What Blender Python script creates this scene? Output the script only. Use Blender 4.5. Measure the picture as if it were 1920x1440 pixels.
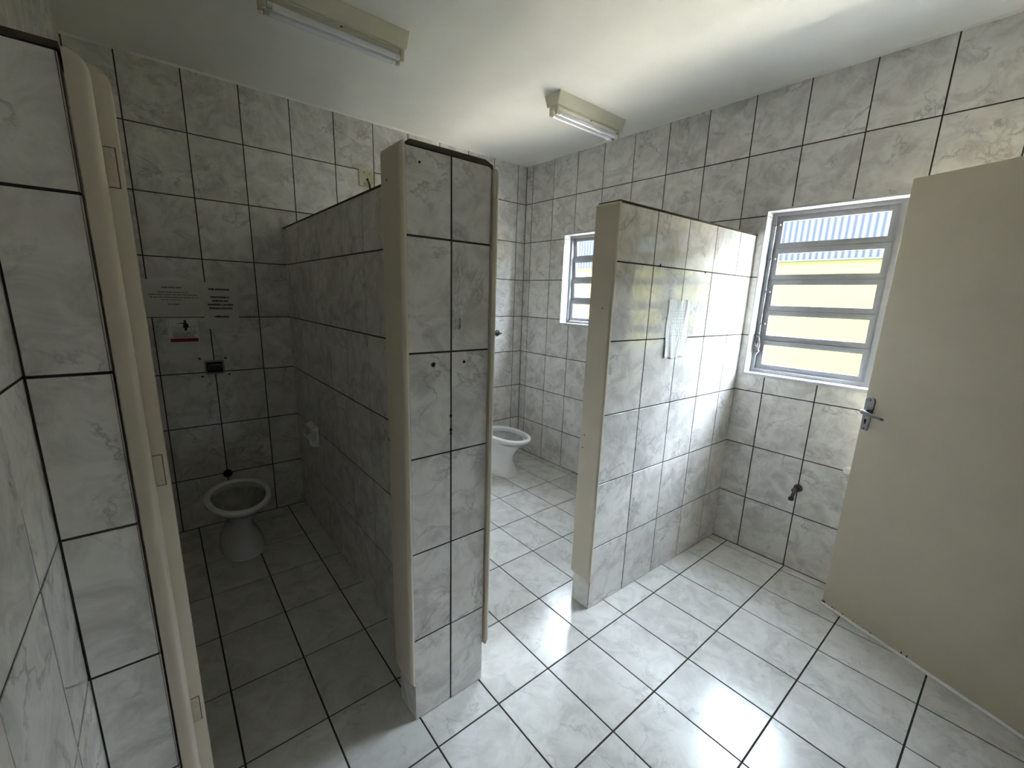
import bpy, bmesh, math, random
from mathutils import Vector, Matrix

scene = bpy.context.scene
COL = scene.collection
for o in list(bpy.data.objects):
    bpy.data.objects.remove(o)
random.seed(7)

# Coordinates back-projected from image pixels: the far corner of the room is the origin, the back wall is
# y = 0 (x < 0), the window wall is x = 0 (y < 0), the floor is z = 0.
U = 1.078                       # scales the whole scene, camera included, about the origin to a chosen size

# ------------------------------------------------------------------ camera
cam_data = bpy.data.cameras.new("camera")
cam = bpy.data.objects.new("camera", cam_data)
COL.objects.link(cam)
R_ = Vector((0.77411649, -0.63224326, 0.03181371))
U_ = Vector((0.11269342, 0.18708544, 0.97585820))
D_ = Vector((0.62293166, 0.75184273, -0.21607558))
M = Matrix((R_, U_, -D_)).transposed().to_4x4()
M.translation = Vector((-2.63073751, -3.04742232, 1.45102884)) * U
cam.matrix_world = M
cam_data.sensor_width = 36.0
cam_data.lens = 800.969 / 1920 * 36.0
cam_data.shift_x = 2.46 / 1920
cam_data.shift_y = 15.33 / 1920
cam_data.clip_start = 0.02
scene.camera = cam

# ------------------------------------------------------------------ light and exposure
scene.view_settings.view_transform = 'Standard'
scene.view_settings.look = 'None'
scene.view_settings.gamma = 1.0
scene.view_settings.use_curve_mapping = False
scene.view_settings.exposure = 5.60

world = bpy.data.worlds.new("overcast_sky")
scene.world = world
world.use_nodes = True
bg = world.node_tree.nodes["Background"]
bg.inputs[0].default_value = (0.74, 0.86, 1.0, 1.0)
bg.inputs[1].default_value = 1.6

sun = bpy.data.lights.new("sun", 'SUN')
sun.energy = 4.6
sun.angle = math.radians(0.6)
sun.color = (1.0, 0.95, 0.86)
sun_o = bpy.data.objects.new("sun", sun)
# high sun, shining along the alley between the two buildings
sun_o.rotation_euler = Vector((0.35, -0.45, -0.8)).to_track_quat('-Z', 'Y').to_euler()
COL.objects.link(sun_o)

cy = scene.cycles
cy.max_bounces = 14
cy.diffuse_bounces = 8
cy.glossy_bounces = 5
cy.transmission_bounces = 6
cy.transparent_max_bounces = 12
cy.sample_clamp_indirect = 4.0
cy.caustics_reflective = False
cy.caustics_refractive = False


def portal(name, y0, y1, z0, z1, x):
    l = bpy.data.lights.new(name, 'AREA')
    l.shape = 'RECTANGLE'
    l.size, l.size_y = (z1 - z0) * U, abs(y1 - y0) * U
    l.cycles.is_portal = True
    o = bpy.data.objects.new(name, l)
    o.location = Vector((x, (y0 + y1) / 2, (z0 + z1) / 2)) * U
    o.rotation_euler = (0, math.radians(90), 0)      # faces -x, into the room
    COL.objects.link(o)


WIN1 = (-3.12, -2.00, 1.06, 1.96)
WIN2 = (-1.13, -0.485, 1.248, 1.965)
portal("window_portal", *WIN1, 0.16)
portal("window_portal", *WIN2, 0.16)


# ------------------------------------------------------------------ materials
def new_mat(name):
    m = bpy.data.materials.new(name)
    m.use_nodes = True
    nt = m.node_tree
    return m, nt, nt.nodes["Principled BSDF"]


def rgba(c):
    return (c[0], c[1], c[2], 1.0)


def plain(name, col, rough=0.5, metal=0.0, var=0.0, scale=8.0, bump=0.0, bscale=60.0, var_col=None):
    m, nt, b = new_mat(name)
    b.inputs["Base Color"].default_value = rgba(col)
    b.inputs["Roughness"].default_value = rough
    b.inputs["Metallic"].default_value = metal
    tc = nt.nodes.new("ShaderNodeTexCoord")
    if var > 0:
        n = nt.nodes.new("ShaderNodeTexNoise")
        n.inputs["Scale"].default_value = scale
        n.inputs["Detail"].default_value = 6
        n.inputs["Roughness"].default_value = 0.65
        nt.links.new(tc.outputs["Object"], n.inputs["Vector"])
        r = nt.nodes.new("ShaderNodeValToRGB")
        r.color_ramp.elements[0].position = 0.35
        r.color_ramp.elements[1].position = 0.65
        v2 = var_col or tuple(c * (1 - var) for c in col)
        r.color_ramp.elements[0].color = rgba(v2)
        r.color_ramp.elements[1].color = rgba(col)
        nt.links.new(n.outputs["Fac"], r.inputs["Fac"])
        nt.links.new(r.outputs["Color"], b.inputs["Base Color"])
    if bump > 0:
        n2 = nt.nodes.new("ShaderNodeTexNoise")
        n2.inputs["Scale"].default_value = bscale
        n2.inputs["Detail"].default_value = 3
        nt.links.new(tc.outputs["Object"], n2.inputs["Vector"])
        bp = nt.nodes.new("ShaderNodeBump")
        bp.inputs["Strength"].default_value = bump
        bp.inputs["Distance"].default_value = 0.002
        nt.links.new(n2.outputs["Fac"], bp.inputs["Height"])
        nt.links.new(bp.outputs["Normal"], b.inputs["Normal"])
    return m


def marble(name, light, dark, pink, rough, vein_amt, wave):
    """glazed ceramic tile printed with soft marble clouds and thin veins"""
    m, nt, b = new_mat(name)
    N, L = nt.nodes.new, nt.links.new
    tc = N("ShaderNodeTexCoord")
    oi = N("ShaderNodeObjectInfo")
    comb = N("ShaderNodeCombineXYZ")
    for i, k in enumerate((57.0, 91.0, 33.0)):
        mu = N("ShaderNodeMath"); mu.operation = 'MULTIPLY'
        mu.inputs[1].default_value = k
        L(oi.outputs["Random"], mu.inputs[0])
        L(mu.outputs[0], comb.inputs[i])
    add = N("ShaderNodeVectorMath"); add.operation = 'ADD'
    L(tc.outputs["Object"], add.inputs[0])
    L(comb.outputs[0], add.inputs[1])

    def noise(scale, detail, rgh, dist):
        n = N("ShaderNodeTexNoise")
        n.inputs["Scale"].default_value = scale
        n.inputs["Detail"].default_value = detail
        n.inputs["Roughness"].default_value = rgh
        n.inputs["Distortion"].default_value = dist
        L(add.outputs[0], n.inputs["Vector"])
        return n

    def ramp(src, p0, p1, c0=(0, 0, 0), c1=(1, 1, 1)):
        r = N("ShaderNodeValToRGB")
        r.color_ramp.elements[0].position = p0
        r.color_ramp.elements[1].position = p1
        r.color_ramp.elements[0].color = rgba(c0)
        r.color_ramp.elements[1].color = rgba(c1)
        L(src, r.inputs["Fac"])
        return r

    def mix(fac, a, c):
        x = N("ShaderNodeMix"); x.data_type = 'RGBA'
        if isinstance(fac, float):
            x.inputs[0].default_value = fac
        else:
            L(fac, x.inputs[0])
        for s, v in ((6, a), (7, c)):
            if isinstance(v, tuple):
                x.inputs[s].default_value = rgba(v)
            else:
                L(v, x.inputs[s])
        return x.outputs[2]

    cloud = ramp(noise(9.0, 9, 0.66, 0.7).outputs["Fac"], 0.36, 0.58)
    col = mix(cloud.outputs[0], dark, light)
    pk = ramp(noise(5.0, 4, 0.5, 0.4).outputs["Fac"], 0.58, 0.75, (0, 0, 0), (0.55, 0.55, 0.55))
    col = mix(pk.outputs[0], col, pink)
    # thin veins: where a warped noise crosses its middle value
    vn = noise(5.0, 8, 0.6, 0.5)
    sub = N("ShaderNodeMath"); sub.operation = 'SUBTRACT'; sub.inputs[1].default_value = 0.5
    L(vn.outputs["Fac"], sub.inputs[0])
    ab = N("ShaderNodeMath"); ab.operation = 'ABSOLUTE'
    L(sub.outputs[0], ab.inputs[0])
    vr = ramp(ab.outputs[0], 0.0, 0.022, (1, 1, 1), (0, 0, 0))
    vm = ramp(noise(6.0, 3, 0.5, 0.0).outputs["Fac"], 0.46, 0.62)
    vf = N("ShaderNodeMath"); vf.operation = 'MULTIPLY'
    L(vr.outputs[0], vf.inputs[0]); L(vm.outputs[0], vf.inputs[1])
    vf2 = N("ShaderNodeMath"); vf2.operation = 'MULTIPLY'; vf2.inputs[1].default_value = vein_amt
    L(vf.outputs[0], vf2.inputs[0])
    col = mix(vf2.outputs[0], col, tuple(c * 0.6 for c in dark))
    # each tile a hair lighter or darker than its neighbours
    hv = N("ShaderNodeHueSaturation")
    mr = N("ShaderNodeMapRange")
    mr.inputs[3].default_value = 0.95; mr.inputs[4].default_value = 1.05
    L(oi.outputs["Random"], mr.inputs[0]); L(mr.outputs[0], hv.inputs["Value"])
    L(col, hv.inputs["Color"])
    L(hv.outputs[0], b.inputs["Base Color"])
    b.inputs["Roughness"].default_value = rough
    bn = N("ShaderNodeTexNoise"); bn.inputs["Scale"].default_value = 22.0; bn.inputs["Detail"].default_value = 2
    L(add.outputs[0], bn.inputs["Vector"])
    bp = N("ShaderNodeBump"); bp.inputs["Strength"].default_value = wave; bp.inputs["Distance"].default_value = 0.002
    L(bn.outputs["Fac"], bp.inputs["Height"]); L(bp.outputs["Normal"], b.inputs["Normal"])
    return m


M_WT = marble("wall_tile_marble", (0.75, 0.73, 0.695), (0.545, 0.525, 0.505), (0.66, 0.57, 0.53), 0.075, 0.7, 0.10)
M_FT = marble("floor_tile_marble", (0.75, 0.74, 0.71), (0.60, 0.59, 0.565), (0.68, 0.62, 0.59), 0.20, 0.5, 0.10)
M_GROUT = plain("dark_grout", (0.045, 0.038, 0.03), 0.9, var=0.4, scale=30)
M_BISQUE = plain("brown_tile_edge", (0.07, 0.05, 0.035), 0.85, var=0.35, scale=40)
M_CEIL = plain("ceiling_paint", (0.82, 0.81, 0.76), 0.85, var=0.06, scale=2.0, bump=0.15, bscale=180)
M_CAULK = plain("white_caulk", (0.80, 0.79, 0.74), 0.7)
M_CREAM = plain("cream_enamel_paint", (0.60, 0.535, 0.425), 0.42, var=0.08, scale=6, bump=0.12, bscale=90)
M_DOOR = plain("cream_door_paint", (0.55, 0.485, 0.375), 0.5, var=0.07, scale=4, bump=0.2, bscale=120)
M_PLASTER = plain("plain_wall_paint", (0.46, 0.44, 0.40), 0.8, var=0.08, scale=3)
M_REVEAL = plain("white_reveal_tile", (0.52, 0.52, 0.53), 0.2, var=0.05, scale=8)
M_ALU = plain("dull_aluminium", (0.30, 0.30, 0.31), 0.5, metal=0.3, var=0.12, scale=25)
M_ALUD = plain("worn_aluminium", (0.27, 0.26, 0.26), 0.42, metal=0.8, var=0.25, scale=60)
M_PORC = plain("white_porcelain", (0.80, 0.80, 0.79), 0.08, var=0.05, scale=10)
M_PORC_GREY = plain("grey_porcelain", (0.52, 0.52, 0.50), 0.15, var=0.3, scale=14)
M_BLACK = plain("black_hole", (0.006, 0.006, 0.006), 0.9)
M_DARKM = plain("tarnished_metal", (0.16, 0.14, 0.12), 0.45, metal=0.8, var=0.5, scale=40)
M_CHROME = plain("dull_chrome", (0.22, 0.22, 0.22), 0.3, metal=0.9, var=0.2, scale=30)
M_LEVER = plain("black_plastic", (0.02, 0.02, 0.02), 0.5)
M_PAPER = plain("white_paper", (0.80, 0.80, 0.78), 0.8, var=0.05, scale=12)
M_PAPER2 = plain("aged_paper", (0.66, 0.655, 0.60), 0.8, var=0.06, scale=12)
M_INK = plain("black_print", (0.03, 0.03, 0.03), 0.8)
M_GREYINK = plain("grey_print", (0.22, 0.22, 0.23), 0.8)
M_PALEINK = plain("pale_grey_print", (0.50, 0.50, 0.50), 0.8)
M_RED = plain("red_print", (0.30, 0.012, 0.02), 0.7)
M_ENAMEL = plain("beige_enamel_fixture", (0.68, 0.66, 0.54), 0.33, var=0.06, scale=8)
M_HOLDER = plain("yellowed_plastic", (0.62, 0.58, 0.42), 0.45)
M_TUBE = plain("fluorescent_tube_glass", (0.80, 0.80, 0.86), 0.15)
M_CAP = plain("tube_end_cap", (0.75, 0.75, 0.76), 0.3, metal=0.6)
M_PLATE = plain("yellowed_plate", (0.55, 0.53, 0.38), 0.4, var=0.08, scale=20)
M_WIREK = plain("black_wire", (0.02, 0.02, 0.02), 0.6)
M_WIREW = plain("white_wire", (0.7, 0.7, 0.68), 0.5)
M_GAP_CHIPS = plain("gap_shade_and_chips", (0.10, 0.05, 0.03), 0.9, var=0.5, scale=80)
M_SCUFF = plain("dried_glue", (0.75, 0.75, 0.74), 0.8)
M_SEAL = plain("white_rubber", (0.80, 0.79, 0.76), 0.6)
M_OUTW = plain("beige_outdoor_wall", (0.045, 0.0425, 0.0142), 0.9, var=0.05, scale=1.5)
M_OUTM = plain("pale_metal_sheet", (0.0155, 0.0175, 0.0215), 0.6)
M_OUTG = plain("outdoor_concrete", (0.56, 0.53, 0.47), 0.9, var=0.2, scale=2)
M_HALL = plain("hall_block_paint", (0.15, 0.14, 0.12), 0.9)


for m_ in (M_OUTW, M_OUTM, M_OUTG):
    m_.node_tree.nodes["Principled BSDF"].inputs["Specular IOR Level"].default_value = 0.0


def glass_mat():
    m = bpy.data.materials.new("thin_window_glass")
    m.use_nodes = True
    nt = m.node_tree
    nt.nodes.clear()
    out = nt.nodes.new("ShaderNodeOutputMaterial")
    tr = nt.nodes.new("ShaderNodeBsdfTransparent")
    tr.inputs[0].default_value = (0.97, 0.975, 0.97, 1)
    gl = nt.nodes.new("ShaderNodeBsdfGlossy")
    gl.inputs["Roughness"].default_value = 0.05
    fr = nt.nodes.new("ShaderNodeFresnel")
    fr.inputs[0].default_value = 1.45
    mx = nt.nodes.new("ShaderNodeMixShader")
    # reflect on the outer faces only (the pane is a thin solid)
    ge = nt.nodes.new("ShaderNodeNewGeometry")
    inv = nt.nodes.new("ShaderNodeMath"); inv.operation = 'SUBTRACT'; inv.inputs[0].default_value = 1.0
    mu = nt.nodes.new("ShaderNodeMath"); mu.operation = 'MULTIPLY'
    nt.links.new(ge.outputs["Backfacing"], inv.inputs[1])
    nt.links.new(inv.outputs[0], mu.inputs[0])
    nt.links.new(fr.outputs[0], mu.inputs[1])
    nt.links.new(mu.outputs[0], mx.inputs[0])
    nt.links.new(tr.outputs[0], mx.inputs[1])
    nt.links.new(gl.outputs[0], mx.inputs[2])
    nt.links.new(mx.outputs[0], out.inputs[0])
    return m


M_GLASS = glass_mat()


# ------------------------------------------------------------------ builders
def mesh_of(bm, name, mat, smooth=False):
    bmesh.ops.scale(bm, vec=(U, U, U), verts=bm.verts)
    bmesh.ops.recalc_face_normals(bm, faces=bm.faces)
    me = bpy.data.meshes.new(name)
    bm.to_mesh(me)
    bm.free()
    if smooth:
        for p in me.polygons:
            p.use_smooth = True
        try:
            me.set_sharp_from_angle(angle=math.radians(40))
        except Exception:
            pass
    if mat:
        me.materials.append(mat)
    return me


def link(name, me, parent=None, loc=(0, 0, 0), rot=None):
    o = bpy.data.objects.new(name, me)
    COL.objects.link(o)
    if parent:
        o.parent = parent
    if rot is not None:
        m = rot.to_4x4()
        m.translation = Vector(loc) * U
        o.matrix_basis = m
    else:
        o.location = Vector(loc) * U
    return o


def obj(name, bm, mat, parent=None, loc=(0, 0, 0), rot=None, smooth=False):
    return link(name, mesh_of(bm, name, mat, smooth), parent, loc, rot)


def tag(o, label=None, cat=None, group=None, kind=None):
    if label: o["label"] = label
    if cat: o["category"] = cat
    if group: o["group"] = group
    if kind: o["kind"] = kind
    return o


def thing(name, label, cat, loc=(0, 0, 0), rotz=0.0, group=None):
    o = link(name, None, None, loc)
    o.rotation_euler = (0, 0, rotz)
    o.empty_display_size = 0.05
    return tag(o, label, cat, group)


def struct(name, loc=(0, 0, 0), me=None):
    o = link(name, me, None, loc)
    o["kind"] = "structure"
    return o


def box(bm, x0, x1, y0, y1, z0, z1):
    v = [bm.verts.new((x, y, z)) for x in (x0, x1) for y in (y0, y1) for z in (z0, z1)]
    for f in ((0, 1, 3, 2), (4, 6, 7, 5), (0, 4, 5, 1), (2, 3, 7, 6), (0, 2, 6, 4), (1, 5, 7, 3)):
        bm.faces.new([v[i] for i in f])
    return bm


def newbox(*a):
    return box(bmesh.new(), *a)


def bevbox(x0, x1, y0, y1, z0, z1, r, seg=2):
    bm = newbox(x0, x1, y0, y1, z0, z1)
    bmesh.ops.bevel(bm, geom=bm.edges[:], offset=r, segments=seg, profile=0.5, affect='EDGES')
    return bm


def loft(bm, rings, cap0=True, cap1=True, closed=True):
    rr = [[bm.verts.new(p) for p in r] for r in rings]
    n = len(rr[0])
    for a, b in zip(rr, rr[1:]):
        for i in range(n if closed else n - 1):
            j = (i + 1) % n
            bm.faces.new((a[i], a[j], b[j], b[i]))
    if cap0: bm.faces.new(rr[0][::-1])
    if cap1: bm.faces.new(rr[-1])
    return bm


def lathe(bm, prof, seg=24, axis='z', centre=(0, 0, 0)):
    c = Vector(centre)
    rings = []
    for r, h in prof:
        ring = []
        for i in range(seg):
            t = 2 * math.pi * i / seg
            a, b = r * math.cos(t), r * math.sin(t)
            p = {'z': (a, b, h), 'x': (h, a, b), 'y': (b, h, a)}[axis]
            ring.append(c + Vector(p))
        rings.append(ring)
    return loft(bm, rings)


def tube(bm, pts, r, seg=8):
    pts = [Vector(p) for p in pts]
    rings = []
    for i, p in enumerate(pts):
        t = (pts[min(i + 1, len(pts) - 1)] - pts[max(i - 1, 0)]).normalized()
        ref = Vector((0, 0, 1)) if abs(t.z) < 0.9 else Vector((1, 0, 0))
        a = t.cross(ref).normalized()
        b = t.cross(a)
        rings.append([p + r * (math.cos(2 * math.pi * k / seg) * a + math.sin(2 * math.pi * k / seg) * b) for k in range(seg)])
    return loft(bm, rings)


def prism(bm, poly, axis, h0, h1):
    """extrude a polygon given in the two other axes along axis"""
    def P(a, b, h):
        return {'x': (h, a, b), 'y': (a, h, b), 'z': (a, b, h)}[axis]
    return loft(bm, [[P(a, b, h0) for a, b in poly], [P(a, b, h1) for a, b in poly]])


# ------------------------------------------------------------------ tiling
GAP = 0.0058
THICK = 0.006
_tile_cache = {}


def tile_mesh(w, h, mat):
    key = (round(w, 3), round(h, 3), mat.name)
    if key in _tile_cache:
        return _tile_cache[key]
    c = min(0.0004, w / 6, h / 6)
    bm = bmesh.new()
    def ring(d, z):
        return [(-w / 2 + d, -h / 2 + d, z), (w / 2 - d, -h / 2 + d, z), (w / 2 - d, h / 2 - d, z), (-w / 2 + d, h / 2 - d, z)]
    loft(bm, [ring(0, -THICK), ring(0, -c), ring(c, 0)])
    me = mesh_of(bm, "tile", mat)
    _tile_cache[key] = me
    return me


def cut_tile_mesh(us, vs, hole, cu, cv, mat):
    """tile with a rectangular opening cut out of it (L, U or frame shaped)"""
    uu = sorted(set([us[0], us[1]] + [x for x in hole[:2] if us[0] < x < us[1]]))
    vv = sorted(set([vs[0], vs[1]] + [x for x in hole[2:] if vs[0] < x < vs[1]]))
    bm = bmesh.new()
    vert = {}
    def V(u, v):
        k = (round(u, 5), round(v, 5))
        if k not in vert:
            vert[k] = bm.verts.new((u - cu, v - cv, 0))
        return vert[k]
    faces = []
    for a, b in zip(uu, uu[1:]):
        for c, d in zip(vv, vv[1:]):
            mu, mv = (a + b) / 2, (c + d) / 2
            if hole[0] < mu < hole[1] and hole[2] < mv < hole[3]:
                continue
            faces.append(bm.faces.new((V(a, c), V(b, c), V(b, d), V(a, d))))
    if not faces:
        bm.free()
        return None
    ext = bmesh.ops.extrude_face_region(bm, geom=faces)
    for e in ext["geom"]:
        if isinstance(e, bmesh.types.BMVert):
            e.co.z = -THICK
    return mesh_of(bm, "tile", mat)


def tile_face(parent, origin, a, b, us, vs, mat=None, holes=(), wob=0.15, skip=()):
    """one tile object per cell of the grid us x vs on the plane origin + u*a + v*b"""
    mat = mat or M_WT
    a, b = Vector(a).normalized(), Vector(b).normalized()
    n = a.cross(b)
    B = Matrix((a, b, n)).transposed()
    g = GAP / 2
    us, vs = sorted(us), sorted(vs)
    for i, (u0, u1) in enumerate(zip(us, us[1:])):
        for j, (v0, v1) in enumerate(zip(vs, vs[1:])):
            if (i, j) in skip:
                continue
            p, q = (u0 + g, u1 - g), (v0 + g, v1 - g)
            if p[1] - p[0] < 0.006 or q[1] - q[0] < 0.006:
                continue
            cu, cv = sum(p) / 2, sum(q) / 2
            hit = [h for h in holes if h[0] < p[1] and h[1] > p[0] and h[2] < q[1] and h[3] > q[0]]
            if hit:
                me = cut_tile_mesh(p, q, hit[0], cu, cv, mat)
                if me is None:
                    continue
            else:
                me = tile_mesh(p[1] - p[0], q[1] - q[0], mat)
            w = math.radians(wob)
            rot = B @ Matrix.Rotation(random.uniform(-w, w), 3, 'X') @ Matrix.Rotation(random.uniform(-w, w), 3, 'Y')
            pos = Vector(origin) + cu * a + cv * b + n * random.uniform(-0.0004, 0.0004)
            link("tile", me, parent, pos, rot)


HROW = [0.0] + [0.3211 + k * 0.32135 for k in range(7)]      # wall joints, z
ZC = 2.5616
BED = 0.0022                                                    # grout plane behind the tile faces
XL, YFW = -2.825, -3.42
PW = 0.255

# ------------------------------------------------------------------ room shell
# floor
fl = struct("floor", me=mesh_of(newbox(XL - 0.15, 0.15, YFW - 1.6, 0.15, -0.12, -BED), "floor", M_GROUT))
fx = [0.0] + [-(-0.1855 + i * 0.25068) for i in range(1, 12)] + [XL]
fy = [0.0] + [-(1.73528 + j * 0.32264) for j in range(-5, 6)] + [YFW]
tile_face(fl, (0, 0, 0), (1, 0, 0), (0, 1, 0), fx, fy, M_FT, wob=0.12)

# back wall
wb = struct("wall_back", me=mesh_of(newbox(XL - 0.15, 0.15, BED, 0.15, 0, ZC), "wall_back", M_GROUT))
bx = [0.0] + [-(0.09857 + k * PW) for k in range(11)] + [XL]
tile_face(wb, (0, 0, 0), (1, 0, 0), (0, 0, 1), bx, HROW + [ZC])

# window wall, with its two openings
def wall_with_openings(name, x0, x1, y0, y1, z0, z1, ops, mat):
    bm = bmesh.new()
    ys = sorted({y0, y1, *[o[0] for o in ops], *[o[1] for o in ops]})
    for a, b in zip(ys, ys[1:]):
        op = [o for o in ops if o[0] < (a + b) / 2 < o[1]]
        if op:
            box(bm, x0, x1, a, b, z0, op[0][2])
            box(bm, x0, x1, a, b, op[0][3], z1)
        else:
            box(bm, x0, x1, a, b, z0, z1)
    return mesh_of(bm, name, mat)

wr = struct("wall_right", me=wall_with_openings("wall_right", BED, 0.15, YFW - 0.13, BED, 0, ZC, (WIN1, WIN2), M_GROUT))
ry = [0.0] + [-(0.08147 + k * PW) for k in range(14)]
ry = [y for y in ry if y > YFW + 0.02] + [YFW]
ho = [(-w[1], -w[0], w[2], w[3]) for w in (WIN1, WIN2)]
tile_face(wr, (0, 0, 0), (0, -1, 0), (0, 0, 1), [-y for y in ry], HROW + [ZC], holes=ho)

# left wall
wl = struct("wall_left", me=mesh_of(newbox(XL - 0.15, XL - BED, YFW - 0.13, BED, 0, ZC), "wall_left", M_GROUT))
ly = [0.0, -0.065] + [-(0.065 + k * PW) for k in range(1, 14)]
ly = [y for y in ly if y > YFW + 0.02] + [YFW]
tile_face(wl, (XL, 0, 0), (0, 1, 0), (0, 0, 1), ly, HROW + [ZC])

# wall behind the camera, with the doorway the open door belongs to
DOORWAY = (-1.29, -0.47, 0.0, 2.0)
bm = bmesh.new()
box(bm, XL - 0.15, DOORWAY[0], YFW - 0.13, YFW, 0, ZC)
box(bm, DOORWAY[1], 0.15, YFW - 0.13, YFW, 0, ZC)
box(bm, DOORWAY[0], DOORWAY[1], YFW - 0.13, YFW, DOORWAY[3], ZC)
wf = struct("wall_front", me=mesh_of(bm, "wall_front", M_PLASTER))
# unseen hall box, added to block outdoor light at the doorway
bm = bmesh.new()
box(bm, XL - 0.15, 0.15, YFW - 1.65, YFW - 1.55, 0, ZC)
box(bm, XL - 0.15, XL - 0.05, YFW - 1.55, YFW - 0.13, 0, ZC)
box(bm, 0.05, 0.15, YFW - 1.55, YFW - 0.13, 0, ZC)
struct("hall_light_block", me=mesh_of(bm, "hall_light_block", M_HALL))

struct("ceiling", me=mesh_of(newbox(XL - 0.15, 0.15, YFW - 1.65, 0.15, ZC, ZC + 0.12), "ceiling", M_CEIL))
# bead of caulk where ceiling and walls meet
def caulk(name, pts, d):
    bm = bmesh.new()
    rings = []
    for p in pts:
        p = Vector(p)
        rings.append([p + Vector((0, 0, 0.002)), p + Vector((0, 0, -0.009)), p + Vector(d) * 0.007 + Vector((0, 0, 0.002))])
    loft(bm, rings)
    struct(name, me=mesh_of(bm, name, M_CAULK))
random.seed(11)
caulk("trim_1", [(XL + (0 - XL) * i / 60, 0.0, ZC - random.uniform(0, 0.003)) for i in range(61)], (0, -1, 0))
caulk("trim_2", [(0.0, YFW + (0 - YFW) * i / 60, ZC - random.uniform(0, 0.002)) for i in range(61)], (-1, 0, 0))


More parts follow.
